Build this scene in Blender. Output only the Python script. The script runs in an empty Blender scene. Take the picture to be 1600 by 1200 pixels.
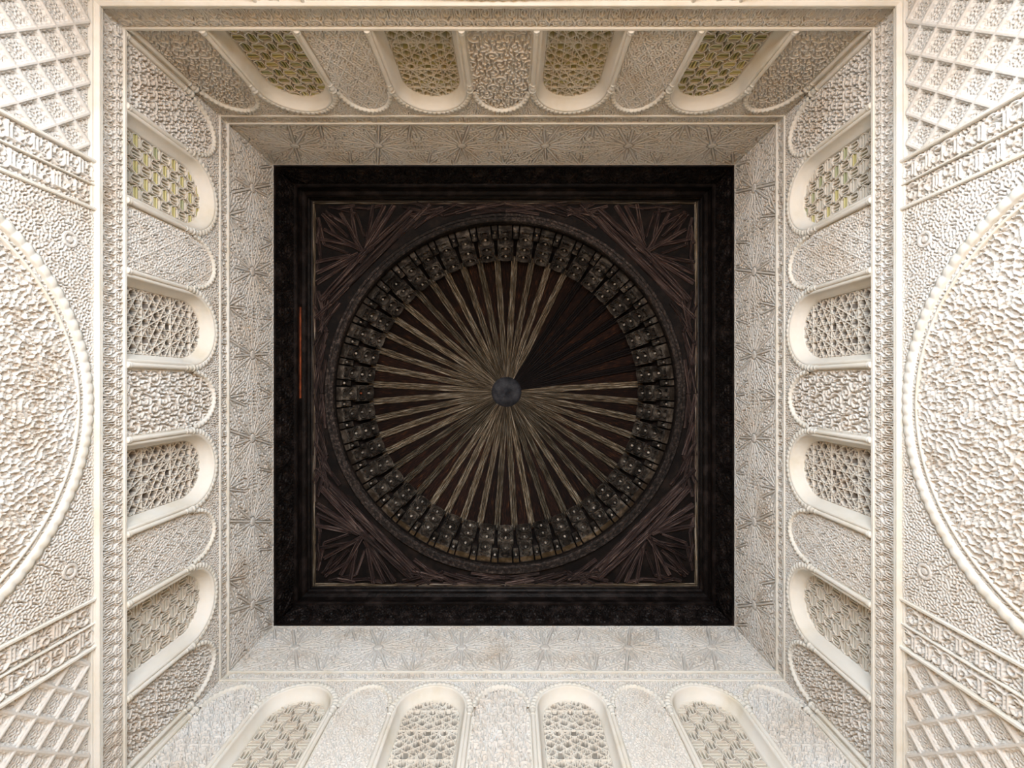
import bpy, math, random
import numpy as np
from mathutils import Matrix, Vector

# ------------------------------------------------------------------ camera, light, exposure
SC = bpy.context.scene
COL = SC.collection
U = 1.0 / 160.0            # one drawing unit in metres
HC = 1.6                   # camera height above the floor (m)
HALF = 359.75              # half the side of the square hall, in units
CX, CY = 12.5, -18.0       # where the camera stands in the hall, in units


def Z(u):
    return HC + u * U


cam_d = bpy.data.cameras.new('camera')
cam = bpy.data.objects.new('camera', cam_d)
COL.objects.link(cam)
cam.location = (CX * U, CY * U, HC)
cam.rotation_euler = (math.pi, 0, 0)       # straight up
cam_d.sensor_width = 36.0
cam_d.lens = 725.0 / 1600.0 * 36.0
cam_d.clip_start = 0.05
SC.camera = cam
SC.view_settings.view_transform = 'Standard'
SC.view_settings.look = 'None'
SC.view_settings.gamma = 1.0
SC.view_settings.use_curve_mapping = False
SC.view_settings.exposure = 0.36
SC.cycles.diffuse_bounces = 6
SC.cycles.max_bounces = 10

world = bpy.data.worlds.new('world')
SC.world = world
world.use_nodes = True
wn = world.node_tree.nodes
bg = wn['Background']
bg.inputs[0].default_value = (0.75, 0.86, 1.0, 1)
bg.inputs[1].default_value = 0.3

# daylight falling in through the doorway below the upper edge of the picture
ld = bpy.data.lights.new('doorway_daylight', 'AREA')
ld.shape = 'RECTANGLE'
ld.size, ld.size_y = 3.0, 2.7
ld.energy = 320.0
ld.color = (0.775, 0.90, 1.0)
lo = bpy.data.objects.new('doorway_daylight', ld)
COL.objects.link(lo)
lo.location = (0.0, -HALF * U - 0.10, 1.55)
d = Vector((0, 1, 1.0)).normalized()
lo.rotation_euler = d.to_track_quat('-Z', 'Y').to_euler()

# sunshine through the same doorway onto the floor; its warm bounce lights the walls from below
sd = bpy.data.lights.new('sun', 'SUN')
sd.energy = 33.0
sd.angle = math.radians(1.5)
sd.color = (1.0, 0.84, 0.64)
so = bpy.data.objects.new('sun', sd)
COL.objects.link(so)
so.rotation_euler = Vector((0.05, 0.6, -0.8)).to_track_quat('-Z', 'Y').to_euler()

# ------------------------------------------------------------------ materials


def mat(name, cols, scale=3.0, rough=0.9, bump=0.0, bump_scale=60.0, spread=(0.3, 0.7), coord='pos',
        stretch=None, rand=0.0, detail=6.0, spec=0.18):
    m = bpy.data.materials.new(name)
    m.use_nodes = True
    nt = m.node_tree
    N, L = nt.nodes, nt.links
    p = N['Principled BSDF']
    p.inputs['Roughness'].default_value = rough
    p.inputs['Specular IOR Level'].default_value = spec
    if coord == 'pos':
        g = N.new('ShaderNodeNewGeometry').outputs['Position']
    else:
        g = N.new('ShaderNodeTexCoord').outputs['Object']
    if stretch or rand:
        mp = N.new('ShaderNodeMapping')
        mp.inputs['Scale'].default_value = stretch or (1, 1, 1)
        L.new(g, mp.inputs['Vector'])
        if rand:
            oi = N.new('ShaderNodeObjectInfo')
            ml = N.new('ShaderNodeMath'); ml.operation = 'MULTIPLY'; ml.inputs[1].default_value = 37.0
            L.new(oi.outputs['Random'], ml.inputs[0])
            L.new(ml.outputs[0], mp.inputs['Location'])
        g = mp.outputs['Vector']
    n = N.new('ShaderNodeTexNoise')
    n.inputs['Scale'].default_value = scale
    n.inputs['Detail'].default_value = detail
    n.inputs['Roughness'].default_value = 0.62
    L.new(g, n.inputs['Vector'])
    r = N.new('ShaderNodeValToRGB')
    e = r.color_ramp.elements
    k = len(cols)
    while len(e) < k:
        e.new(0.5)
    for i, c in enumerate(cols):
        e[i].position = spread[0] + (spread[1] - spread[0]) * i / max(k - 1, 1)
        e[i].color = (*c, 1)
    L.new(n.outputs['Fac'], r.inputs['Fac'])
    out = r.outputs['Color']
    if rand:
        oi2 = N.new('ShaderNodeObjectInfo')
        mr = N.new('ShaderNodeMapRange')
        mr.inputs['To Min'].default_value = 1.0 - rand
        mr.inputs['To Max'].default_value = 1.0 + rand
        L.new(oi2.outputs['Random'], mr.inputs['Value'])
        mx = N.new('ShaderNodeVectorMath'); mx.operation = 'SCALE'
        L.new(out, mx.inputs[0]); L.new(mr.outputs['Result'], mx.inputs['Scale'])
        out = mx.outputs['Vector']
    L.new(out, p.inputs['Base Color'])
    if bump:
        b = N.new('ShaderNodeBump')
        b.inputs['Strength'].default_value = bump
        b.inputs['Distance'].default_value = 0.01
        n2 = N.new('ShaderNodeTexNoise')
        n2.inputs['Scale'].default_value = bump_scale
        n2.inputs['Detail'].default_value = 4
        L.new(g, n2.inputs['Vector'])
        L.new(n2.outputs['Fac'], b.inputs['Height'])
        L.new(b.outputs['Normal'], p.inputs['Normal'])
    return m


M = {}
M['stucco'] = mat('carved_stucco', [(.55, .475, .40), (.65, .607, .557), (.685, .66, .63)], 2.2, .92, .25, 90, (.28, .6))
M['plaster'] = mat('smooth_plaster', [(.64, .58, .47), (.71, .67, .60), (.73, .70, .65)], 2.6, .8, .12, 30, (.3, .62))
M['fillet'] = mat('pale_moulding_plaster', [(.66, .61, .52), (.72, .69, .63), (.76, .735, .695)], 4, .8, .12, 40)
M['screen'] = mat('pierced_screen_plaster', [(.60, .53, .45), (.67, .62, .55), (.70, .66, .60)], 5, .85, .1, 80)
M['slat'] = mat('screen_slat_plaster', [(.60, .55, .46), (.68, .645, .58)], 6, .8, .1, 60)
M['pane_yellow'] = mat('yellow_glass', [(.52, .47, .20), (.64, .58, .30)], 8, .35)
M['pane_olive'] = mat('olive_glass', [(.32, .30, .13), (.42, .38, .18)], 8, .35)
M['pane_green'] = mat('green_glass', [(.36, .38, .22), (.48, .48, .30)], 8, .35)
M['pane_cream'] = mat('cream_glass', [(.55, .51, .36), (.66, .62, .48)], 8, .4)
M['pane_grey'] = mat('grey_glass', [(.17, .155, .13), (.27, .25, .22)], 8, .4)
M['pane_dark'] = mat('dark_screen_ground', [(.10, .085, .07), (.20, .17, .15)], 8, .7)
M['wood'] = mat('dark_old_wood', [(.003, .002, .0017), (.007, .0045, .004), (.028, .020, .018)], 7, .5, .5, 50, (.3, .7), 'pos', (1, 1, 1))
M['strap'] = mat('weathered_strap_wood', [(.006, .0035, .003), (.046, .028, .026), (.20, .145, .125)], 3, .6, .8, 12,
                 (.36, .68), 'obj', (1.5, 40, 26), .45)
M['rib'] = mat('weathered_rib_wood', [(.010, .006, .004), (.12, .088, .055), (.50, .44, .36)], 3, .65, .6, 10,
               (.38, .68), 'obj', (1.0, 60, 3), .45)
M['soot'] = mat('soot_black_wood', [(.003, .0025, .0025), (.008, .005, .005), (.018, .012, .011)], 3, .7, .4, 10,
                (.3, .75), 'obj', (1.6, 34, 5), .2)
M['panel'] = mat('red_brown_board', [(.003, .0015, .0013), (.018, .007, .0045), (.13, .05, .014)], 3, .75, .4, 12,
                 (.35, .8), 'obj', (1.6, 26, 4), .4)
M['bracket'] = mat('carved_bracket_wood', [(.008, .0065, .005), (.036, .029, .024), (.16, .135, .11)], 9, .6, .15, 60,
                   (.3, .7), 'obj', None, .3)
M['nub'] = mat('pale_worn_bead', [(.24, .20, .16), (.46, .41, .36)], 20, .45, 0, 1, (.3, .7), 'obj', None, .5)
M['ceil'] = mat('gap_shade_ceiling_board', [(.003, .002, .002), (.006, .004, .0035), (.022, .014, .011)], 6, .7, .4, 40)  # board colour darkened to stand for deep shade in the gaps between straps
M['ring'] = mat('weathered_ring_board', [(.005, .004, .0035), (.024, .018, .016), (.10, .075, .064)], 34, .65, .7, 40, (.34, .7), 'obj', None, .4)
M['orange'] = mat('orange_wood', [(.09, .018, .007), (.30, .075, .028)], 9, .5)  # orange tone of the left moulding strip and one bead
M['hub'] = mat('blue_black_wood', [(.014, .015, .019), (.035, .036, .044), (.07, .07, .08)], 9, .6, .5, 30)
M['floor'] = mat('terracotta_floor', [(.38, .20, .03), (.50, .28, .05)], 3, .6)
M['lower'] = mat('lower_wall_plaster', [(.34, .23, .10), (.46, .33, .16)], 2, .9)

# ------------------------------------------------------------------ objects


def obj(name, mesh, material=None, parent=None, loc=(0, 0, 0), rotz=0.0, matrix=None):
    o = bpy.data.objects.new(name, mesh)
    COL.objects.link(o)
    if parent is not None:
        o.parent = parent
    if matrix is not None:
        o.matrix_basis = matrix
    else:
        o.location = loc
        o.rotation_euler = (0, 0, rotz)
    if material and mesh is not None and not mesh.materials:
        mesh.materials.append(M[material])
    return o


def own(o, material):
    """give this copy its own material while it shares its mesh"""
    o.material_slots[0].link = 'OBJECT'
    o.material_slots[0].material = M[material]


def tag(o, label=None, cat=None, kind=None, group=None):
    for k, v in (('label', label), ('category', cat), ('kind', kind), ('group', group)):
        if v:
            o[k] = v
    return o


def mesh_np(name, V, F, smooth=True, midx=None):
    """V (n,3) in units, F (m,4) quads"""
    V = np.asarray(V, dtype=np.float64)
    F = np.asarray(F, dtype=np.int64)
    used, inv = np.unique(F.ravel(), return_inverse=True)
    V = V[used] * U
    F = inv.reshape(F.shape)
    me = bpy.data.meshes.new(name)
    me.vertices.add(len(V))
    me.vertices.foreach_set('co', V.astype(np.float32).ravel())
    me.loops.add(F.size)
    me.loops.foreach_set('vertex_index', F.astype(np.int32).ravel())
    me.polygons.add(len(F))
    me.polygons.foreach_set('loop_start', np.arange(0, F.size, 4, dtype=np.int32))
    me.polygons.foreach_set('loop_total', np.full(len(F), 4, dtype=np.int32))
    me.polygons.foreach_set('use_smooth', np.full(len(F), bool(smooth)))
    if midx is not None:
        me.polygons.foreach_set('material_index', midx.astype(np.int32))
    me.update(calc_edges=True)
    return me


def grid_faces(n0, n1):
    """faces of an (n1+1) x (n0+1) vertex grid; facing -(row x col)"""
    i = np.arange(n0)[None, :] + (n0 + 1) * np.arange(n1)[:, None]
    i = i.ravel()
    return np.stack([i, i + n0 + 1, i + n0 + 2, i + 1], 1)


def hf(name, xs, zs, H, mask=None, skirt=4.0, midx=None, smooth=True):
    """carved relief: H[z, x] is how far the surface stands out (local +Y); connected, with a skirt around the tile"""
    nx, nz = len(xs) - 1, len(zs) - 1
    X, ZZ = np.meshgrid(xs, zs)
    V = np.stack([X, H, ZZ], 2).reshape(-1, 3)
    F = grid_faces(nx, nz)
    if mask is not None:
        F = F[mask.ravel()]
        if midx is not None:
            midx = midx.ravel()[mask.ravel()]
    elif skirt:
        r = np.arange((nx + 1) * (nz + 1)).reshape(nz + 1, nx + 1)
        loop = np.concatenate([r[0, :-1], r[:-1, -1], r[-1, :0:-1], r[:0:-1, 0]])
        k = len(V)
        low = V[loop].copy(); low[:, 1] = -skirt
        V = np.concatenate([V, low])
        n = len(loop)
        a = np.arange(n); b = (a + 1) % n
        S = np.stack([loop[a], loop[b], k + b, k + a], 1)
        F = np.concatenate([F, S])
        if midx is not None:
            midx = np.concatenate([midx.ravel(), np.zeros(n, int)])
    elif midx is not None:
        midx = midx.ravel()
    return mesh_np(name, V, F, smooth, midx)


def box_mesh(name, x0, x1, y0, y1, z0, z1, bevel=0.0):
    b = min(bevel, (x1 - x0) * .4, (z1 - z0) * .4)
    if b > 0:   # rings from the back to a bevelled front (+Y)
        rings = [(y0, 0), (y1 - b, 0), (y1, b)]
    else:
        rings = [(y0, 0), (y1, 0)]
    V = []
    for y, i in rings:
        V += [(x0 + i, y, z0 + i), (x1 - i, y, z0 + i), (x1 - i, y, z1 - i), (x0 + i, y, z1 - i)]
    F = [(0, 1, 2, 3)]
    for k in range(len(rings) - 1):
        for j in range(4):
            a, c = 4 * k + j, 4 * k + (j + 1) % 4
            F.append((a, a + 4, c + 4, c))
    t = 4 * (len(rings) - 1)
    F.append((t + 3, t + 2, t + 1, t))
    return mesh_np(name, V, F, False)


def extrude_profile(name, prof, x0, x1, mitre=True):
    """profile points (y, z) run along X; ends mitred at 45 degrees into the corner"""
    n = len(prof)
    V = []
    for x, s in ((x0, 1), (x1, -1)):
        for y, z in prof:
            V.append((x + (s * y if mitre else 0), y, z))
    F = [(i, i + 1, n + i + 1, n + i) for i in range(n - 1)]
    return mesh_np(name, V, [f[::-1] for f in F], False)


def sweep(name, path, prof_fn, closed=False, smooth=True):
    """path: list of (x, z, nx, nz) on the wall with outward normal; prof_fn(i) -> list of (offset along normal, y)"""
    V, n = [], None
    for i, (x, z, a, b) in enumerate(path):
        pr = prof_fn(i)
        n = len(pr)
        for o, y in pr:
            V.append((x + a * o, y, z + b * o))
    F = []
    m = len(path)
    for i in range(m if closed else m - 1):
        j = (i + 1) % m
        for k in range(n - 1):
            F.append((i * n + k, i * n + k + 1, j * n + k + 1, j * n + k))
    return mesh_np(name, V, F, smooth)


def lathe(name, prof, seg=14):
    (ra, za), (rb, zb) = prof[0], prof[-1]
    prof = [(.05, za)] + [(ra, za), (ra, za + .12)] + list(prof[1:-1]) + [(rb, zb - .12), (rb, zb), (.05, zb)]
    V, F = [], []
    for r, z in prof:
        for k in range(seg):
            a = 2 * math.pi * k / seg
            V.append((r * math.cos(a), r * math.sin(a), z))
    for i in range(len(prof) - 1):
        for k in range(seg):
            l = (k + 1) % seg
            F.append((i * seg + k, i * seg + l, (i + 1) * seg + l, (i + 1) * seg + k))
    return mesh_np(name, V, F, True)


# ------------------------------------------------------------------ carving patterns (heights in units)
def lin(a, b, step):
    return np.linspace(a, b, max(2, int(round((b - a) / step))) + 1)


def sstep(x, a, b):
    t = np.clip((x - a) / (b - a), 0, 1)
    return t * t * (3 - 2 * t)


def band_noise(shape, dx, dz, wl, seed, mirror=True, bw=0.28, ax=1.0):
    """periodic band-limited noise: a labyrinth of strands of one width"""
    r = np.random.RandomState(seed)
    nz, nx = shape
    a = np.fft.fft2(r.randn(nz, nx))
    kx = np.fft.fftfreq(nx, dx)[None, :] * ax
    kz = np.fft.fftfreq(nz, dz)[:, None]
    k = np.sqrt(kx ** 2 + kz ** 2)
    f = np.real(np.fft.ifft2(a * np.exp(-((k * wl - 1) / bw) ** 2)))
    if mirror:
        f = f + f[:, ::-1]
    return f / f.std()


def labyrinth(xs, zs, wl, seed, mirror=True, edge=.35, ax=1.0, bias=0.0):
    f = band_noise((len(zs), len(xs)), xs[1] - xs[0], zs[1] - zs[0], wl, seed, mirror, ax=ax)
    return sstep(f + bias, -edge, edge)        # 1 on strands, 0 in pits


def spirals(X, Y, pitch, lam, rowh=None, stag=True):
    """rows of scrolls turning alternately left and right"""
    rowh = rowh or pitch * .87
    best = np.full(X.shape, 1e9); th = np.zeros(X.shape); ch = np.ones(X.shape)
    j0, j1 = int(Y.min() // rowh) - 1, int(Y.max() // rowh) + 2
    i0, i1 = int(X.min() // pitch) - 1, int(X.max() // pitch) + 2
    for j in range(j0, j1 + 1):
        for i in range(i0, i1 + 1):
            cx = (i + (0.5 if (j % 2 and stag) else 0)) * pitch
            cy = j * rowh
            dx, dy = X - cx, Y - cy
            d = dx * dx + dy * dy
            m = d < best
            best[m] = d[m]; th[m] = np.arctan2(dy, dx)[m]
            ch[m] = 1 if (i + j) % 2 else -1
    rho = np.sqrt(best)
    s = np.cos(2 * math.pi * rho / lam - ch * th)
    leaf = sstep(2.0 - rho, -.4, .8)
    return np.maximum(sstep(s, -.25, .45), leaf)


def seg_dist(X, Y, x0, y0, x1, y1):
    dx, dy = x1 - x0, y1 - y0
    l2 = dx * dx + dy * dy + 1e-9
    t = np.clip(((X - x0) * dx + (Y - y0) * dy) / l2, 0, 1)
    return np.hypot(X - x0 - t * dx, Y - y0 - t * dy)


def stamp(Hm, xs, zs, pts, r):
    """draw a rounded strand along pts into Hm (values 0..1)"""
    for (x0, y0), (x1, y1) in zip(pts[:-1], pts[1:]):
        a, b = np.searchsorted(xs, [min(x0, x1) - r * 1.6, max(x0, x1) + r * 1.6])
        c, e = np.searchsorted(zs, [min(y0, y1) - r * 1.6, max(y0, y1) + r * 1.6])
        if a >= b or c >= e:
            continue
        X, Y = np.meshgrid(xs[a:b], zs[c:e])
        d = seg_dist(X, Y, x0, y0, x1, y1)
        Hm[c:e, a:b] = np.maximum(Hm[c:e, a:b], sstep(r * 1.35 - d, 0, r * .7))


def arc(cx, cy, r, a0, a1, n=9, ry=None):
    ry = ry or r
    return [(cx + r * math.cos(math.radians(a0 + (a1 - a0) * i / n)), cy + ry * math.sin(math.radians(a0 + (a1 - a0) * i / n)))
            for i in range(n + 1)]


def script_band(xs, zs, seed, stroke=.75):
    """cursive carved band: tall paired stems, bowls and tails over a ground of small scrolls"""
    r = random.Random(seed)
    z0, z1 = zs[0], zs[-1]
    h = z1 - z0
    Hm = np.zeros((len(zs), len(xs)))
    x = xs[0] + 1.5
    base = z0 + h * .26
    while x < xs[-1] - h * .5:
        w = h * r.uniform(.55, .95)
        n = r.choice([1, 2, 2, 3])
        for k in range(n):
            sx = x + k * h * .15
            top = z0 + h * r.uniform(.82, .93)
            stamp(Hm, xs, zs, [(sx, base), (sx, top), (sx + h * .06, top - h * .07)], stroke)
        bx = x + n * h * .15
        c = r.random()
        stamp(Hm, xs, zs, [(x, base), (bx + w * .3, base - h * .03)], stroke)
        if c < .4:
            stamp(Hm, xs, zs, arc(bx + w * .35, base + h * .08, h * .17, -120, 200), stroke)
        elif c < .75:
            stamp(Hm, xs, zs, arc(bx + w * .35, base, h * .24, 180, 350, 9, h * .17), stroke)
            stamp(Hm, xs, zs, arc(bx + w * .3, z0 + h * .66, h * .16, -30, 210), stroke * .8)
        else:
            stamp(Hm, xs, zs, [(bx + w * .1, base), (bx + w * .45, z0 + h * .55), (bx + w * .2, z0 + h * .75)], stroke)
            stamp(Hm, xs, zs, arc(bx + w * .55, z0 + h * .5, h * .15, 90, 400), stroke * .8)
        x = bx + w * .8
    return Hm


# ------------------------------------------------------------------ heights on the wall (units above the camera)
Z_LOW, Z_COR, Z_BAND, Z_SILL, Z_SPR = 262.0, 414.6, 419.8, 447.4, 539.0
Z_STRIP, Z_STAR, Z_WOOD = 590.5, 607.5, 725.0
Z_MOULD, Z_CEIL = 795.0, 852.0
PITCH = 161.5
WIN_R, LAT_R, REC = 39.5, 34.5, 11.5
BL_B, BL_SPR, BL_H = 30.0, 541.0, 40.0
END_C, END_B = 321.3, 30.6
WIN_S = [-241.0, -82.0, 82.0, 241.0]
BLIND = [(-END_C, END_B), (-PITCH, BL_B), (0.0, 32.2), (PITCH, BL_B), (END_C, END_B)]

ME = {}

# star panel bay: sixteen-rayed rosettes
xs, zs = lin(-60, 60, .4), lin(Z_STAR + 3, Z_WOOD, .5)
X, Y = np.meshgrid(xs, zs)
zc = (Z_STAR + 3 + Z_WOOD) / 2
groove = np.full(X.shape, 9.0); strap_ = np.zeros(X.shape); rad = np.full(X.shape, 1e9)
for cx, cy, R, dl in [(0, zc, 57, 2.5)] + [(sx, cy, 44, 2.2) for sx in (-60, 60) for cy in (zs[0] - 2, zs[-1] + 2)]:
    dx, dy = X - cx, Y - cy
    rho = np.hypot(dx, dy)
    rad = np.minimum(rad, rho)
    for k in range(16):
        a = math.pi * (k + .5) / 16
        t = np.abs(dx * math.cos(a) + dy * math.sin(a))
        if k % 2:
            lim = R if k % 4 == 1 else R * .75
            groove = np.minimum(groove, np.where((rho < lim) & (rho > 5), np.abs(t - dl * .8), 9))
            strap_ = np.maximum(strap_, np.where(rho < lim, sstep(dl - t, 0, .5), 0))
        else:
            groove = np.minimum(groove, np.where((rho < R * .5) & (rho > 9), t, 9))
pits = labyrinth(xs[:-1], zs, 5.0, 5, edge=.2, bias=.35)
pits = np.concatenate([pits, pits[:, :1]], 1)
H = -6.0 + 6.0 * np.maximum(pits, strap_)
H = np.minimum(H, .2 - 4.5 * sstep(.75 - groove, 0, .4))
H = np.where(rad < 3.4, 0.2, H)
H = np.where((Y > zs[-1] - 1.3) | (Y < zs[0] + .8), 0.0, H)
H[:, 0] = H[:, -1] = np.minimum(H[:, 0], H[:, -1])
ME['star'] = hf('star_panel', xs, zs, H, skirt=5)

# narrow strip under the stars, one bay
xs, zs = lin(-60, 60, .5), lin(Z_STRIP + 2.5, Z_STAR, .5)
H = -5.6 + 5.6 * np.maximum(script_band(xs, zs, 3, .62), .7 * labyrinth(xs, zs, 2.8, 8, edge=.25))
ME['strip'] = hf('inscription_strip', xs, zs, H, skirt=5)

# band between cornice and sill, one run of ten motifs (12 units each)
xs, zs = lin(-60, 60, .42), lin(Z_BAND, Z_SILL - 3, .45)
Hm = np.zeros((len(zs), len(xs)))
z0, z1 = zs[0], zs[-1]
for i in range(10):
    c = -54 + 12 * i
    for dx in (-1.1, 1.1):
        stamp(Hm, xs, zs, [(c + dx, z0 + 1), (c + dx, z0 + 14), (c + dx * 2.6, z0 + 16.5)], .55)
    stamp(Hm, xs, zs, arc(c, z1 - 5.2, 3.3, 0, 360, 14), .6)
    stamp(Hm, xs, zs, [(c, z1 - 8), (c, z1 - 2.5)], .5)
    stamp(Hm, xs, zs, [(c - 2.8, z1 - 5.2), (c + 2.8, z1 - 5.2)], .5)
    for s in (-1, 1):
        stamp(Hm, xs, zs, arc(c + s * 6, z0 + 7.5, 3.4, 90 - s * 40, 90 + s * 210, 10, 4.4), .6)
        stamp(Hm, xs, zs, [(c + s * 3.2, z0 + 16), (c + s * 5.2, z0 + 19), (c + s * 6, z1 - 1)], .6)
        stamp(Hm, xs, zs, [(c + s * 6, z0 + 5), (c + s * 6, z0 + 10)], .7)
ground = labyrinth(xs, zs, 2.9, 21, edge=.25, bias=.15)
ME['band'] = hf('cornice_band', xs, zs, -5.2 + np.maximum(5.5 * Hm, 4.0 * ground), skirt=5)

# spandrel ground above the window and blind arches
xs, zs = lin(-HALF, HALF, .5), lin(530, Z_STRIP, .5)
X, Y = np.meshgrid(xs, zs)
H = -5.4 + 5.4 * labyrinth(xs, zs, 3.0, 31, edge=.25, bias=.35)
xm, zm = (xs[1:] + xs[:-1]) / 2, (zs[1:] + zs[:-1]) / 2
XM, ZM = np.meshgrid(xm, zm)
keep = np.ones(XM.shape, bool)
for c in WIN_S:
    keep &= ~((np.abs(XM - c) < 44) & (ZM <= Z_SPR)) & ~(np.hypot(XM - c, ZM - Z_SPR) < 44)
for c, b in BLIND:
    keep &= ~((np.abs(XM - c) < b) & (ZM < BL_SPR + BL_H * np.sqrt(np.clip(1 - ((XM - c) / b) ** 2, 0, 1))))
ME['spandrel'] = hf('window_spandrel', xs, zs, H, keep)

# blind panels, three carvings
for v in range(3):
    xs, zs = lin(-BL_B, BL_B, .4), lin(Z_SILL, BL_SPR + BL_H, .45)
    X, Y = np.meshgrid(xs, zs)
    if v == 0:
        f = spirals(X, Y - Z_SILL, 15.0, 4.8)
        f = np.minimum(f, .3 + .7 * labyrinth(xs, zs, 4.6, 41, edge=.25, bias=.5))
        H = -6.4 + 5.2 * f
    elif v == 1:
        f = labyrinth(xs, zs, 3.1, 42, edge=.25, bias=.25)
        q = np.abs(((np.abs(X) / 19 + (Y - Z_SILL) / 30) % 1) - .5)
        q2 = np.abs(((np.abs(X) / 19 - (Y - Z_SILL) / 30) % 1) - .5)
        H = -6.0 + 4.8 * f
        H = np.maximum(H, -1.0 - 3.5 * sstep(np.minimum(q, q2), .03, .07))
        H = np.where(np.abs(np.abs(X) - 22) < .8, -1, H)
    else:
        ov = np.hypot(((X / 12 + (np.floor((Y - Z_SILL) / 11) % 2) * .5) % 1 - .5) * 12, ((Y - Z_SILL) % 11) - 1)
        f = sstep(np.cos(2 * math.pi * ov / 4.1), -.4, .4)
        f = np.minimum(f, .25 + .75 * labyrinth(xs, zs, 3.4, 43, edge=.25, bias=.45))
        H = -6.2 + 5.0 * f
    xm, zm = (xs[1:] + xs[:-1]) / 2, (zs[1:] + zs[:-1]) / 2
    XM, ZM = np.meshgrid(xm, zm)
    keep = ZM < BL_SPR + BL_H * np.sqrt(np.clip(1 - (XM / BL_B) ** 2, 0, 1)) + 1
    ME['blind%d' % v] = hf('carved_panel', xs, zs, H, keep)


def arch_path(b, spr, rise, n, legs=0.0):
    p = []
    if legs:
        p.append((b, legs, 1, 0))
    for i in range(n + 1):
        a = math.pi * i / n
        nx, nz = math.cos(a) / b, math.sin(a) / rise
        l = math.hypot(nx, nz)
        p.append((b * math.cos(a), spr + rise * math.sin(a), nx / l, nz / l))
    if legs:
        p.append((-b, legs, -1, 0))
    return p


def lobed(n, lobes, w, hgt, amp, base=-4.0):
    def f(i):
        s = abs(math.sin(math.pi * lobes * i / n))
        o = w + amp * s
        return [(-1.5, base), (-1.2, hgt * .4), (0, hgt * (.55 + .45 * s)), (o * .6, hgt * (.5 + .5 * s)), (o, hgt * .35), (o + .4, base)]
    return f


ME['window_arch'] = sweep('scalloped_arch', arch_path(43.2, Z_SPR, 43.2, 220), lobed(220, 24, 3.4, 2.0, 2.4))
ME['blind_arch'] = sweep('scalloped_arch', arch_path(BL_B - 1, BL_SPR, BL_H - 1, 160), lobed(160, 19, 2.2, 2.2, 1.6))
# plain reveal of a window: rim, splay, rebate
path = arch_path(WIN_R, Z_SPR, WIN_R, 40, Z_SILL)
k = LAT_R - WIN_R
ME['reveal'] = sweep('reveal', path, lambda i: [(3.6, .5), (2.4, 1.1), (1.2, 1.1), (0, .2), (-.2, -.8), (k, -REC), (k - .7, -REC - .2), (k - .7, -REC - 7)])
ME['jamb'] = box_mesh('jamb_strip', -4.4, 4.4, -18, -2.2, Z_SILL - 1, Z_SPR + 4, .5)
ME['corner_jamb'] = box_mesh('jamb_strip', -5, 12, -18, -3.0, Z_SILL - 1, Z_STRIP, .5)
ME['corner_fillet'] = box_mesh('corner_fillet', 0, 14, -14, -1.3, Z_LOW, Z_WOOD, .4)
ME['sill'] = box_mesh('sill', -WIN_R - 2, WIN_R + 2, -REC - 6, -.2, Z_SILL - 3.5, Z_SILL, .6)
# colonette with base and capital
hs = 528 - (Z_SILL + 5)
ME['shaft'] = lathe('colonette', [(2.7, 0), (2.5, hs * .3), (2.45, hs)], 16)
ME['col_base'] = lathe('base', [(3.4, 0), (3.6, 1), (3.1, 1.8), (3.5, 2.6), (3.5, 3.4), (2.7, 5)], 16)
ME['col_cap'] = lathe('capital', [(2.5, 0), (3.2, .6), (3.2, 1.6), (2.6, 2.2), (3.0, 5), (4.2, 8), (3.2, 9), (4.6, 10), (4.6, 12.5), (3.6, 13)], 8)

# pierced star screen
xs, zs = lin(-38, 38, .4), lin(Z_SILL - 2, Z_SPR + 37, .4)
X, Y = np.meshgrid(xs, zs)
a_ = 37.0
cz = Z_SILL + 40
line = np.full(X.shape, 9.0)
for kk in range(6):
    th = math.radians(30 * kk)
    per = a_ * math.sqrt(3) / 2 if kk % 2 else a_ / 2
    t = X * math.cos(th) + (Y - cz) * math.sin(th)
    for dl in ((4.3,) if kk % 2 else (4.3,)):
        for sg in (-1, 1):
            line = np.minimum(line, np.abs((t - sg * dl + per / 2) % per - per / 2))
bar = sstep(.72 - line, 0, .38)
H = -REC - 9 + 7.5 * bar
xm = (bar[1:, 1:] + bar[:-1, 1:] + bar[1:, :-1] + bar[:-1, :-1]) / 4
ME['star_screen'] = hf('star_lattice', xs, zs, H, skirt=0, midx=(xm < .6).astype(int))


# slatted hexagon cell (long axis along X), one mesh turned for the other direction
def hexcell(p):
    b, aa = p * .395, p * .605
    out = [(aa, 0), (b * .95, b), (-b * .95, b), (-aa, 0), (-b * .95, -b), (b * .95, -b)]
    w = .75
    V, F = [], []
    for s, y in ((1.0, -4.5), (1.0, 0), (1 - w / b, 0), (1 - w / b, -4.5)):
        for x, z in out:
            V.append((x * s, y, z * s))
    for r_ in range(3):
        for i in range(6):
            j = (i + 1) % 6
            F.append((r_ * 6 + i, r_ * 6 + j, r_ * 6 + 6 + j, r_ * 6 + 6 + i))
    return V, F


HP = 13.4
v, f = hexcell(HP)
ME['hex'] = mesh_np('lattice_cell', v, f, False)
sl = []
for q in (-1.85, 1.85):
    hw = HP * .55 - abs(q) * .3
    sl.append(box_mesh('slat', -hw, hw, -4.4, -.9, q - .85, q + .85, .4))
ME['slats'] = sl
ME['cell_pane'] = box_mesh('pane', -HP * .58, HP * .58, -5.6, -4.8, -HP * .39, HP * .39)

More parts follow.
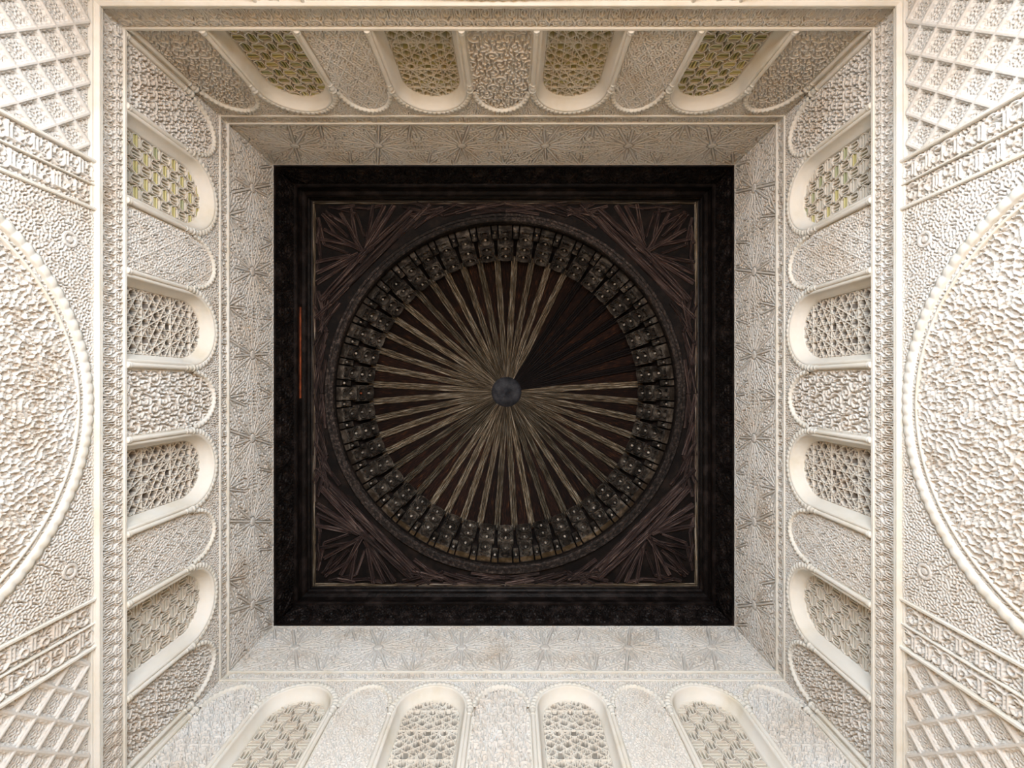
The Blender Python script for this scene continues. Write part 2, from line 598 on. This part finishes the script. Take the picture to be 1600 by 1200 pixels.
# great arch of the lower wall: tympanum, two spandrels
R_ARCH, C_ARCH = 173.5, 240.0
xs, zs = lin(-172, 172, .46), lin(Z_LOW, Z_COR, .46)
X, Y = np.meshgrid(xs, zs)
RH = np.hypot(X, Y - C_ARCH)
xm, zm = (xs[1:] + xs[:-1]) / 2, (zs[1:] + zs[:-1]) / 2
XM, ZM = np.meshgrid(xm, zm)
RM = np.hypot(XM, ZM - C_ARCH)
f = band_noise(X.shape, .46, .46, 9.0, 51, bw=.2) + .45 * np.cos(2 * math.pi * np.hypot((X + 8.5) % 17 - 8.5, (Y + 7) % 15 - 7.5) / 7.5)
ridge = sstep(.42 - np.abs(f), 0, .2)
f2 = labyrinth(xs, zs, 3.2, 53, edge=.25, bias=.5)
Ht = -3.4 + 1.0 * f2 + 2.2 * ridge
ME['arch_carving'] = hf('arch_carving', xs, zs, -4.6 + 3.2 * labyrinth(xs, zs, 3.0, 57, edge=.25, bias=.3), (RM > 159.5) & (RM < 168))
ME['tympanum'] = hf('tympanum', xs, zs, Ht, RM < 159.6)
Hs = -3.8 + 3.8 * labyrinth(xs, zs, 2.8, 52, edge=.25, bias=.35)
ros = np.minimum(np.hypot(X - 140, Y - 391), np.hypot(X + 140, Y - 391))
Hs = np.where(ros < 7.4, np.where(np.abs(ros - 5.6) < 1.3, .5, np.where(ros < 2.6, .4, -2.2)), Hs)
ME['arch_spandrel'] = [hf('arch_spandrel', xs, zs, Hs, (RM > 171) & (XM < 0)), hf('arch_spandrel', xs, zs, Hs, (RM > 171) & (XM > 0))]
a0 = math.asin((Z_LOW - C_ARCH) / R_ARCH)


def circ_path(R, n):
    return [(R * math.cos(a), C_ARCH + R * math.sin(a), math.cos(a), math.sin(a)) for a in np.linspace(a0, math.pi - a0, n + 1)]


ME['great_arch'] = sweep('scalloped_arch', circ_path(166.0, 600), lobed(600, 52, 5.6, 2.0, 1.3, -5))
ME['arch_band'] = sweep('arch_fillet', circ_path(159.0, 200), lambda i: [(-.9, -6), (-.7, -.4), (-.2, .1), (1.2, .1), (1.6, -.4), (1.8, -6)])

# upright friezes beside the arch: two script strips each
zs = lin(Z_LOW, Z_COR, .55)
for n_, seed in ((0, 61), (1, 62)):
    ln = lin(Z_LOW, Z_COR, .55)          # script runs up the wall
    wd = lin(0, 18, .55)
    S = script_band(ln, wd, seed, 1.0)
    G = labyrinth(ln, wd, 3.0, seed + 5, mirror=False, edge=.25, bias=.2)
    Hf = (-5.2 + np.maximum(5.4 * S, 3.8 * G)).T
    ME['script%d' % n_] = hf('inscription_panel', wd, ln, Hf, skirt=10)

# lozenge net (27 x 30 units): one cell
EA, EB = (13.5, 15.2), (-13.5, 15.2)
n = 46
A, B = np.meshgrid(np.linspace(0, 1, n + 1), np.linspace(0, 1, n + 1))
XX, ZZ = A * EA[0] + B * EB[0], A * EA[1] + B * EB[1]
perp = 2 * EA[0] * EA[1] / math.hypot(*EA)
da, db = np.minimum(A, 1 - A) * perp, np.minimum(B, 1 - B) * perp
wa = 1.9 + .8 * np.abs(np.sin(math.pi * 4 * B))
wb = 1.9 + .8 * np.abs(np.sin(math.pi * 4 * A))
e1 = np.minimum(da - wa, db - wb)                     # distance inside the lobed rib edge
H = np.where(e1 < 0, 0.0, -1.6)
H = np.where(np.minimum(da, db) < 1.15, 1.1, H)
e2 = np.minimum(da, db) - 3.5
lab = labyrinth(np.linspace(0, 20, n + 1), np.linspace(0, 20, n + 1), 2.6, 71, edge=.3, bias=.1)
lab = np.maximum(lab, lab.T)
H = np.where(e2 > 0, -5.6 + 4.2 * lab, H) - 2.0
V = np.stack([XX, H, ZZ], 2).reshape(-1, 3)
FC = grid_faces(n, n)
cen = (V[FC].mean(1))
ME['lozenge'] = [mesh_np('lozenge_cell', V, FC, True), mesh_np('lozenge_cell', V, FC[cen[:, 2] < 15.2], True),
                 mesh_np('lozenge_cell', V, FC[cen[:, 0] > 0], True), mesh_np('lozenge_cell', V, FC[cen[:, 0] < 0], True),
                 mesh_np('lozenge_cell', V, FC[(cen[:, 0] > 0) & (cen[:, 2] < 15.2)], True), mesh_np('lozenge_cell', V, FC[(cen[:, 0] < 0) & (cen[:, 2] < 15.2)], True)]

# mouldings along the wall
ME['cornice'] = extrude_profile('cornice_moulding', [(-12, Z_COR - 3.6), (-.6, Z_COR - 3.6), (-.2, Z_COR - 3.2), (-.2, Z_COR - 1.2), (1.2, Z_COR - 1), (3.2, Z_COR + .6), (3.2, Z_COR + 2), (1.6, Z_COR + 2.6), (1.6, Z_COR + 3.4),
                                                     (2.4, Z_COR + 4), (2.4, Z_COR + 5), (.6, Z_BAND + .5), (-6, Z_BAND + .5)], -HALF, HALF)
ME['sill_fillet'] = extrude_profile('sill_fillet', [(-6, Z_SILL - 3.4), (.6, Z_SILL - 3.4), (1.5, Z_SILL - 2.8), (1.5, Z_SILL - .5), (.4, Z_SILL), (-6, Z_SILL)], -HALF, HALF)
ME['strip_fillet'] = extrude_profile('strip_fillet', [(-6, Z_STRIP - .6), (.4, Z_STRIP - .6), (1.3, Z_STRIP), (1.3, Z_STRIP + 1.9), (.2, Z_STRIP + 2.6), (-6, Z_STRIP + 2.6)], -HALF, HALF)
ME['star_fillet'] = extrude_profile('star_fillet', [(-6, Z_STAR - .4), (.4, Z_STAR - .4), (1.3, Z_STAR + .2), (1.3, Z_STAR + 2.4), (.2, Z_STAR + 3.2), (-6, Z_STAR + 3.2)], -HALF, HALF)
ME['up_fillet'] = box_mesh('upright_fillet', -1.6, 1.6, -9, 1.8, Z_LOW, Z_COR, .8)
ME['up_fillet_thin'] = box_mesh('upright_fillet', -.8, .8, -9, .9, Z_LOW, Z_COR, .4)

# ------------------------------------------------------------------ the room: floor, four walls
obj('floor', box_mesh('floor', -HALF - 60, HALF + 60, -HALF - 60, HALF + 60, -12, 0), 'floor')
tag(bpy.data.objects['floor'], 'warm terracotta floor of the hall below the carved walls', None, 'structure')

SIDES = [('far', 0.0, (0, -HALF)), ('right', math.pi / 2, (HALF, 0)), ('near', math.pi, (0, HALF)), ('left', -math.pi / 2, (-HALF, 0))]
SIDE_WORDS = {'far': 'brownish shaded carved wall at the top of the photo', 'right': 'bright carved wall on the right with a great scalloped arch',
              'near': 'greyish white carved wall at the bottom of the photo', 'left': 'bright carved wall on the left with a great scalloped arch'}
ZB = -HC / U                # floor level in units above the camera
ME['slab'] = box_mesh('wall', -HALF - 60, HALF + 60, -60, -REC - 12, ZB, 1100)
ME['low'] = box_mesh('lower_wall', -HALF, HALF, -REC - 12, -1, ZB, Z_LOW)
SLABS = {}
V, F = [], []


def door_boxes():
    """wall slab with a doorway 3.2 m wide and 3.1 m high, as one connected mesh"""
    xs_ = [-HALF - 60, -240, 240, HALF + 60]
    zs_ = [ZB, ZB + 480, 1100]
    V = [(x, y, z) for y in (-60, -REC - 12) for z in zs_ for x in xs_]
    def i(y, z, x): return y * 12 + z * 4 + x
    F = []
    for z in range(2):
        for x in range(3):
            if z == 0 and x == 1:
                continue
            F.append((i(1, z, x), i(1, z + 1, x), i(1, z + 1, x + 1), i(1, z, x + 1)))
            F.append((i(0, z, x), i(0, z, x + 1), i(0, z + 1, x + 1), i(0, z + 1, x)))
    F += [(i(0, 0, 1), i(0, 1, 1), i(1, 1, 1), i(1, 0, 1)), (i(0, 0, 2), i(1, 0, 2), i(1, 1, 2), i(0, 1, 2)), (i(0, 1, 1), i(0, 1, 2), i(1, 1, 2), i(1, 1, 1))]
    return mesh_np('wall', V, F, False)


RAD = random.Random(7)
PANES = {   # colours behind the screens, by wall and window
    'left': [['yellow', 'green', 'yellow', 'yellow'], 'grey', 'grey', ['cream', 'grey']],
    'right': [['grey', 'cream'], 'grey', 'grey', ['yellow', 'green', 'cream', 'grey']],
    'far': [['olive', 'yellow', 'green', 'olive'], 'olive', 'olive', ['olive', 'green', 'olive', 'yellow']],
    'near': [['grey', 'cream', 'grey'], 'grey', 'grey', ['grey', 'cream', 'grey']],
}
WALL_PLACE = {'left': 'left', 'right': 'right', 'far': 'upper', 'near': 'lower'}
ORD = {  # order seen in the photograph for local positions -234..234
    'left': ['lowest', 'second from the bottom', 'second from the top', 'topmost'],
    'right': ['topmost', 'second from the top', 'second from the bottom', 'lowest'],
    'far': ['leftmost', 'second from the left', 'third from the left', 'rightmost'],
    'near': ['rightmost', 'third from the left', 'second from the left', 'leftmost'],
}
# palettes are given in the order of the photograph: the left wall runs bottom to top locally
PANES['left'] = PANES['left'][::-1]
PANES['right'] = PANES['right'][::-1]
wi = 0
lower_objs = []
for side, rot, (wx, wy) in SIDES:
    sm = door_boxes() if side == 'far' else ME['slab']
    W = obj('wall_' + side, sm, 'lower', None, (wx * U, wy * U, HC), rot)
    tag(W, SIDE_WORDS[side], None, 'structure')
    if side == 'far':
        for sx in (-1, 1):
            a, b = (-HALF, -240) if sx < 0 else (240, HALF)
            obj('lower_wall', box_mesh('lower_wall', a, b, -REC - 12, -1, ZB, Z_LOW), 'lower', W)
        obj('door_lintel', box_mesh('door_lintel', -240, 240, -REC - 12, -1, ZB + 480, Z_LOW), 'lower', W)
    else:
        obj('lower_wall', ME['low'], 'lower', W)
    for i in range(6):
        x = (-299.79 + 119.917 * i) * U
        sxl = 119.917 / 120
        for key, nm in (('star', 'star_panel'), ('strip', 'inscription_strip'), ('band', 'cornice_band')):
            o = obj(nm, ME[key], 'stucco', W, (x, 0, 0))
            o.scale = (sxl, 1, 1)
    obj('window_spandrel', ME['spandrel'], 'stucco', W)
    for k_, nm in (('cornice', 'cornice_moulding'), ('sill_fillet', 'sill_fillet'), ('strip_fillet', 'strip_fillet'), ('star_fillet', 'star_fillet')):
        obj(nm, ME[k_], 'fillet', W)
    for n_, (c, b) in enumerate(BLIND):
        v = [2, 1, 0, 1, 2][n_]
        o = obj('carved_panel', ME['blind%d' % v], 'stucco', W, (c * U, 0, 0)); o.scale = (b / BL_B, 1, 1)
        o = obj('scalloped_arch', ME['blind_arch'], 'fillet', W, (c * U, 0, 0)); o.scale = (b / BL_B, 1, 1)
    for s in (-1, 1):     # colonettes in the corners
        o = obj('jamb_strip', ME['corner_jamb'], 'plaster', W, (s * 355.6 * U, 0, 0)); o.rotation_euler = (0, 0, 0); o.scale = (s, 1, 1)
        o = obj('corner_fillet', ME['corner_fillet'], 'fillet', W, (s * 356.8 * U, 0, 0)); o.scale = (s, 1, 1)
        c = obj('colonette', ME['shaft'], 'plaster', W, (s * (HALF - 4.2) * U, -1.5 * U, (Z_SILL + 5) * U))
        obj('capital', ME['col_cap'], 'fillet', c, (0, 0, hs * U))
        obj('base', ME['col_base'], 'fillet', c, (0, 0, -5 * U))
    # lower part
    obj('tympanum', ME['tympanum'], 'stucco', W)
    obj('arch_fillet', ME['arch_band'], 'plaster', W)
    obj('arch_carving', ME['arch_carving'], 'stucco', W)
    obj('scalloped_arch', ME['great_arch'], 'fillet', W)
    for m_ in ME['arch_spandrel']:
        obj('arch_spandrel', m_, 'stucco', W)
    for s in (-1, 1):
        obj('upright_fillet', ME['up_fillet'], 'fillet', W, (s * 173.8 * U, 0, 0))
        for off, key in ((176.0, 'script0'), (196.6, 'script1')):
            x = off if s > 0 else -off - 18
            obj('inscription_panel', ME[key], 'stucco', W, (x * U, 0, 0))
        obj('upright_fillet', ME['up_fillet_thin'], 'fillet', W, (s * 195.3 * U, 0, 0))
        obj('upright_fillet', ME['up_fillet'], 'fillet', W, (s * 216.4 * U, 0, 0))
        for kx in range(0, 12):
            for kz in range(0, 12):
                if (kx + kz) % 2:
                    continue
                cz = Z_COR - 4 - 15.2 - 15.2 * kz           # lowest point of the cell
                if cz + 30.4 < Z_LOW:
                    continue
                v = 0 if kx else (2 if s > 0 else 3)
                if kz == 0:
                    v = 1 if kx else (4 if s > 0 else 5)
                obj('lozenge_cell', ME['lozenge'][v], 'stucco', W, (s * (217.0 + 13.5 * kx) * U, 0, cz * U))
    # windows
    for n_, c in enumerate(WIN_S):
        wi += 1
        w = bpy.data.objects.new('window_%d' % wi, None)
        COL.objects.link(w)
        w.matrix_world = Matrix.Translation((wx * U, wy * U, HC)) @ Matrix.Rotation(rot, 4, 'Z') @ Matrix.Translation((c * U, 0, 0))
        star = n_ in (1, 2)
        pal = PANES[side][n_]
        what = 'star lattice screen' if star else 'slatted hexagon screen'
        pos = '%s of the four' % ORD[side][n_]
        tag(w, 'arched window with %s, %s on the %s wall' % (what, pos, WALL_PLACE[side]), 'window', 'structure')
        obj('reveal', ME['reveal'], 'plaster', w)
        obj('sill', ME['sill'], 'plaster', w)
        obj('scalloped_arch', ME['window_arch'], 'fillet', w)
        for s in (-1, 1):
            obj('jamb_strip', ME['jamb'], 'plaster', w, (s * 46.6 * U, 0, 0))
            cc = obj('colonette', ME['shaft'], 'plaster', w, (s * 45.6 * U, .2 * U, (Z_SILL + 5) * U))
            obj('capital', ME['col_cap'], 'fillet', cc, (0, 0, hs * U))
            obj('base', ME['col_base'], 'fillet', cc, (0, 0, -5 * U))
        if star:
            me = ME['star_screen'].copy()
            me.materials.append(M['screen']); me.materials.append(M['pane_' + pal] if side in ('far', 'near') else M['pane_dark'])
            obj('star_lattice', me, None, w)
        else:
            for i in range(-3, 4):
                for j in range(0, 11):
                    px, pz = i * HP, Z_SILL + 2 + j * HP
                    if abs(px) > LAT_R + 4 or (pz > Z_SPR and math.hypot(px, pz - Z_SPR) > LAT_R + 5):
                        continue
                    turn = (i + j) % 2
                    mtx = Matrix.Translation((px * U, (-REC - 1.5) * U, pz * U))
                    if turn:
                        mtx = mtx @ Matrix.Rotation(math.pi / 2, 4, 'Y')
                    cell = obj('lattice_cell', ME['hex'], 'screen', w, matrix=mtx)
                    cc = RAD.choice(pal)
                    for m_ in ME['slats']:
                        q = obj('slat', m_, 'slat', cell)
                        if cc in ('yellow', 'green', 'olive') and (side == 'far' or turn == (0 if side in ('left', 'right') else 1)):
                            own(q, 'pane_' + cc)
                    p = obj('pane', ME['cell_pane'], 'pane_cream', cell)
                    own(p, 'pane_' + cc)

# ------------------------------------------------------------------ timber frieze and mouldings above the plaster
xs, zs = lin(-HALF, HALF, .9), lin(Z_WOOD + 4, Z_MOULD, .9)
Hm = np.zeros((len(zs), len(xs)))
z0, z1 = zs[0], zs[-1]
for i in range(15):
    c = -HALF + 24 + 48 * i
    for s in (-1, 1):
        stamp(Hm, xs, zs, [(c + s * 22, z0 + 26), (c + s * 15, z0 + 44), (c + s * 5, z1 - 12), (c, z1 - 5)], 1.3)
        stamp(Hm, xs, zs, arc(c + s * 9, z0 + 24, 6, 90, 90 + s * 280), 1.2)
        stamp(Hm, xs, zs, [(c + s * 24, z0 + 4), (c + s * 24, z0 + 24)], 1.2)
        stamp(Hm, xs, zs, [(c + s * 20, z0 + 4), (c + s * 20, z0 + 22)], 1.2)
    stamp(Hm, xs, zs, arc(c, z0 + 42, 5, 0, 360, 12), 1.2)
    stamp(Hm, xs, zs, [(c, z0 + 6), (c, z0 + 34)], 1.1)
G = labyrinth(xs, zs, 4.4, 91, edge=.25)
ME['frieze'] = hf('carved_frieze', xs, zs, -3.4 + np.maximum(3.5 * Hm, 2.4 * G), skirt=6)
ME['frieze_fillet'] = extrude_profile('lower_fillet', [(-8, Z_WOOD - .5), (2.2, Z_WOOD - .5), (2.2, Z_WOOD + 3), (.5, Z_WOOD + 4.2), (-8, Z_WOOD + 4.2)], -HALF, HALF)
ME['mould'] = extrude_profile('moulding', [(-8, 794.5), (1.5, 794.5), (3, 797), (3, 800), (1, 803), (0, 812), (2, 819), (6, 823), (7.5, 827), (6, 831), (3.5, 832.5), (3.5, 838),
                                           (6, 840), (6, 845), (4, 847), (4, 849), (7, 850), (7, 853)], -HALF, HALF)
ME['timber'] = box_mesh('timber_backing', -HALF - 20, HALF + 20, -24, -6, Z_WOOD - 4, Z_CEIL + 4)
TRIM = {'far': 'black timber cornice in deep shade above the brown wall', 'right': 'dark carved timber cornice above the right wall',
        'near': 'best lit dark carved timber cornice above the greyish wall', 'left': 'dark carved timber cornice with an orange streak on its moulding'}
for n_, (side, rot, (wx, wy)) in enumerate(SIDES):
    T = obj('trim_%d' % (n_ + 1), ME['timber'], 'wood', None, (wx * U, wy * U, HC), rot)
    tag(T, TRIM[side], 'cornice', 'structure')
    obj('carved_frieze', ME['frieze'], 'wood', T)
    obj('lower_fillet', ME['frieze_fillet'], 'wood', T)
    obj('moulding', ME['mould'], 'wood', T)
    if side == 'left':   # local X runs against world Y
        o = obj('orange_batten', box_mesh('orange_batten', -7, 153, 0, 2.6, 812.5, 815, .6), 'orange', T)  # narrow orange strip along the left moulding
        o['label'] = 'orange strip of moulding'

# ------------------------------------------------------------------ flat wooden ceiling with the round opening
RING = 315.0
DPHI = 62.2
V, F = [], []
nseg = 192
for k_ in range(nseg):
    a = 2 * math.pi * k_ / nseg
    c, s = math.cos(a), math.sin(a)
    q = (HALF + 8) / max(abs(c), abs(s))
    V += [(RING * c, RING * s, 0), (q * c, q * s, 0), (q * c, q * s, 12), (RING * c, RING * s, 12)]
for k_ in range(nseg):
    a, b = 4 * k_, 4 * ((k_ + 1) % nseg)
    for j in range(4):
        l = (j + 1) % 4
        F.append((a + j, b + j, b + l, a + l))
CE = obj('ceiling', mesh_np('ceiling', V, F, False), 'ceil', None, (0, 0, Z(Z_CEIL)))
tag(CE, 'dark flat wooden ceiling with strapwork corners around the round dome', None, 'structure')


def strap_mesh(L, w, h):
    """a grooved batten along X hanging under z=0"""
    pr = [(-w, 0), (-w, -h * .8), (-w * .78, -h), (-w * .42, -h), (-w * .3, -h * .55), (w * .3, -h * .55), (w * .42, -h), (w * .78, -h), (w, -h * .8), (w, 0)]
    n = len(pr)
    V = [(x, y, z) for x in (0, L) for y, z in pr]
    F = [(i, i + 1, n + i + 1, n + i) for i in range(n - 1)]
    F += [(0, n - 1, n - 2, 1), (1, n - 2, n - 3, 2), (n, n + 1, 2 * n - 2, 2 * n - 1), (n + 1, n + 2, 2 * n - 3, 2 * n - 2)]
    return mesh_np('strap', V, F, False)


def strap(p0, p1, w, h, zoff, corner):
    sx, sy = corner
    q0 = (sx * (HALF - 7 - p0[0]), sy * (HALF - 7 - p0[1]))
    q1 = (sx * (HALF - 7 - p1[0]), sy * (HALF - 7 - p1[1]))
    L = math.hypot(q1[0] - q0[0], q1[1] - q0[1])
    obj('strap', strap_mesh(L, w, h), 'strap', CE, (q0[0] * U, q0[1] * U, -zoff * U), math.atan2(q1[1] - q0[1], q1[0] - q0[0]))


half_set = [   # (from, to, half width, thickness) measured from the corner along its two sides; mirrored about the diagonal
    ((8, 150), (112, 84), 4.6, 6), ((16, 182), (100, 90), 5.2, 8), ((8, 132), (84, 96), 3.6, 5), ((6, 112), (70, 100), 3.4, 5),
    ((92, 92), (52, 22), 3.6, 6), ((84, 88), (70, 14), 3.2, 5), ((66, 66), (24, 18), 3.0, 5), ((46, 14), (78, 8), 3, 5),
    ((20, 24), (44, 64), 2.8, 4), ((10, 30), (22, 80), 2.8, 4), ((22, 80), (66, 96), 2.6, 4), ((44, 64), (88, 86), 2.6, 5), ((10, 60), (14, 100), 2.6, 4),
    ((14, 100), (8, 128), 2.6, 4), ((4, 190), (26, 240), 3.6, 5), ((26, 240), (8, 300), 3.6, 5), ((4, 240), (18, 352), 3.4, 4), ((14, 300), (4, 352), 3.4, 5),
    ((30, 172), (14, 240), 4.0, 6), ((10, 165), (22, 210), 3.2, 5), ((16, 352), (24, 290), 3.0, 4), ((6, 215), (66, 156), 3.6, 6), ((12, 236), (50, 186), 3.0, 5), ((5, 264), (34, 206), 3.2, 5), ((8, 318), (22, 262), 3.0, 4), ((4, 155), (4, 352), 2.4, 3),
]
for sx in (-1, 1):
    for sy in (-1, 1):
        for n_, (p0, p1, w, h) in enumerate(half_set):
            strap(p0, p1, w, h, .02 * n_, (sx, sy))
            strap((p0[1], p0[0]), (p1[1], p1[0]), w, h, .02 * n_ + .01, (sx, sy))
        strap((32, 184), (184, 32), 7, 9, 0, (sx, sy))
    for ax in (0, 1):     # border batten
        L = 2 * (HALF - 8)
        o = obj('border_batten', strap_mesh(L, 2.2, 4), 'rib', CE, ((-L / 2 * U, sx * (HALF - 10) * U, 0) if ax == 0 else (sx * (HALF - 10) * U, -L / 2 * U, 0)), 0 if ax == 0 else math.pi / 2)
# round timber ring, eight curved boards
pr = [(0, 4), (0, -5), (2, -7), (5, -7), (6, -5.5), (8, -5.5), (9, -8), (13, -8), (15, -5), (15, 4)]
V = []
for k_ in range(13):
    a = math.pi / 4 * k_ / 12 + .002
    for dr, z in pr:
        V.append(((RING + dr) * math.cos(a), (RING + dr) * math.sin(a), z))
n = len(pr)
F = [(i * n + j, i * n + j + 1, (i + 1) * n + j + 1, (i + 1) * n + j) for i in range(12) for j in range(n - 1)]
ring_me = mesh_np('ring_board', V, F, False)
for k_ in range(8):
    obj('ring_board', ring_me, 'ring', CE, (0, 0, 0), math.pi / 4 * k_)

# ------------------------------------------------------------------ the ribbed dome
RS = 356.0
ZS0 = 704.0               # centre of the sphere
NR = 48
DO = bpy.data.objects.new('wooden_dome', None)
COL.objects.link(DO)
DO.location = (0, 0, Z(ZS0))
tag(DO, 'round dark wooden dome with radiating weathered ribs and a ring of carved brackets', 'dome')


def rib_w(phi):
    return min(6.6, .95 * math.pi * RS * math.sin(phi) / NR)


ph = np.radians(np.linspace(5.2, 50.5, 26))
V = []
for p in ph:
    w = rib_w(p)
    for dy, h in ((-w, -2), (-w, 5.0), (-w * .85, 6.5), (-w * .42, 6.5), (-w * .3, 5.0), (-w * .1, 7.2), (w * .1, 7.2), (w * .3, 5.0), (w * .42, 6.5), (w * .85, 6.5), (w, 5.0), (w, -2)):
        r = RS - h
        V.append((r * math.sin(p), dy, r * math.cos(p)))
n = 12
F = [(i * n + j, (i + 1) * n + j, (i + 1) * n + j + 1, i * n + j + 1) for i in range(len(ph) - 1) for j in range(n - 1)]
e = (len(ph) - 1) * n
F += [(e + j, e + n - 1 - j, e + n - 2 - j, e + j + 1) for j in range(5)]
rib_me = mesh_np('rib', V, F, False)
V = []
ph2 = np.radians(np.linspace(12, 51, 20))
for p in ph2:
    for q, h in ((-1, 0), (-.55, 0), (-.5, 1.4), (0, 1.4), (.5, 1.4), (.55, 0), (1, 0)):
        r = RS - h
        b = q * math.pi / NR
        V.append((r * math.sin(p) * math.cos(b), r * math.sin(p) * math.sin(b), r * math.cos(p)))
F = [(i * 7 + j, (i + 1) * 7 + j, (i + 1) * 7 + j + 1, i * 7 + j + 1) for i in range(len(ph2) - 1) for j in range(6)]
panel_me = mesh_np('panel', V, F, False)
for k_ in range(NR):
    a = 2 * math.pi * (k_ + .5) / NR
    deg = math.degrees(a)
    o = obj('rib', rib_me, 'rib', DO, (0, 0, 0), a)
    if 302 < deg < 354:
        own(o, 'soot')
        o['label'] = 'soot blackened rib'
    obj('panel', panel_me, 'panel', DO, (0, 0, 0), a + math.pi / NR)
# outer shell that closes the dome from above
shell = []
pp = [math.radians(x) for x in (0.5, 10, 20, 30, 40, 50, 60, 62.4)]
prof = [((RS + 6) * math.sin(p), (RS + 6) * math.cos(p)) for p in pp]
V = [(r * math.cos(2 * math.pi * k / 48), r * math.sin(2 * math.pi * k / 48), z) for r, z in prof for k in range(48)]
F = [(i * 48 + k, i * 48 + (k + 1) % 48, (i + 1) * 48 + (k + 1) % 48, (i + 1) * 48 + k) for i in range(len(prof) - 1) for k in range(48)]
obj('shell', mesh_np('shell', V, F, True), 'wood', DO)
hubz = (RS - 3) * math.cos(math.radians(5.5))
hub_me = lathe('hub', [(.1, -9), (18, -9), (29, -8), (33, -5), (35, -2), (37, 6)], 40)
obj('hub', hub_me, 'hub', DO, (0, 0, hubz * U))


# brackets
def bracket_mesh(name, w, l, niches, depth):
    xs, zs = lin(-w / 2, w / 2, .8), lin(-l / 2, l / 2, .8)
    X, Y = np.meshgrid(xs, zs)
    H = np.full(X.shape, 0.0)
    for cz, hw, hl in niches:
        dx, dz = np.abs(X) / hw, np.abs(Y - cz) / hl
        s = np.maximum(np.maximum(dx, dz), (dx + dz) * .68)
        H = np.where(s < 1.04, -4.0, H)
        H = np.where(s < .9, 1.6, H)
        H = np.where(s < .74, -3.5, H)
        H = np.where(s < .62, -6.5, H)
        H = np.where(s < .34, -9.5, H)
    edge = np.minimum(w / 2 - np.abs(X), l / 2 - np.abs(Y))
    H -= 1.6 * sstep(1.2 - edge, 0, 1.2)
    return hf(name, xs, zs, H, skirt=depth, smooth=False)


b1 = bracket_mesh('bracket', 30.5, 37, [(9, 13, 9.3), (-9, 13, 9.3)], 20)
b2 = bracket_mesh('bracket', 25, 36, [(6, 10.5, 11), (-12, 7.5, 5.5)], 20)
b3 = bracket_mesh('small_bracket', 10, 24, [(-2, 4.2, 8)], 18)
V = [(0, 3.2, 0)]
nb = lathe('bead', [(.05, -3.0), (1.7, -1.9), (2.4, 0), (1.7, 1.9), (.05, 3.0)], 7)


def slope_matrix(a, rho, z, direction, lift=0.0):
    e_ = Vector((math.cos(a), math.sin(a), 0))
    t = Vector((-math.sin(a), math.cos(a), 0))
    u = (-e_ * direction[0] + Vector((0, 0, direction[1]))).normalized()
    nrm = u.cross(t)
    m = Matrix((t, nrm, u)).transposed().to_4x4()
    m.translation = (e_ * rho + Vector((0, 0, z)) + nrm * lift) * U
    return m


def at_phi(deg):
    p = math.radians(deg)
    return RS * math.sin(p), RS * math.cos(p), (math.cos(p), math.sin(p))


for k_ in range(NR):
    a = 2 * math.pi * k_ / NR
    r_, z_, dr_ = at_phi(53.3)
    o = obj('bracket', b1, 'bracket', DO, matrix=slope_matrix(a, r_, z_, dr_, 16))
    for zz in (9, -9):
        q = obj('bead', nb, 'nub', o, (0, -4.0 * U, zz * U))
    if k_ == NR // 2:
        own(q, 'orange')
        q['label'] = 'orange bead'
    r_, z_, dr_ = at_phi(59.2)
    o = obj('bracket', b2, 'bracket', DO, matrix=slope_matrix(a, r_, z_, dr_, 12))
    obj('bead', nb, 'nub', o, (0, -4.0 * U, 6 * U))
    o = obj('small_bracket', b3, 'bracket', DO, matrix=slope_matrix(a + math.pi / NR, r_ + 3, z_ - 6, dr_, 9))
    obj('bead', nb, 'nub', o, (0, -3.5 * U, -2 * U))
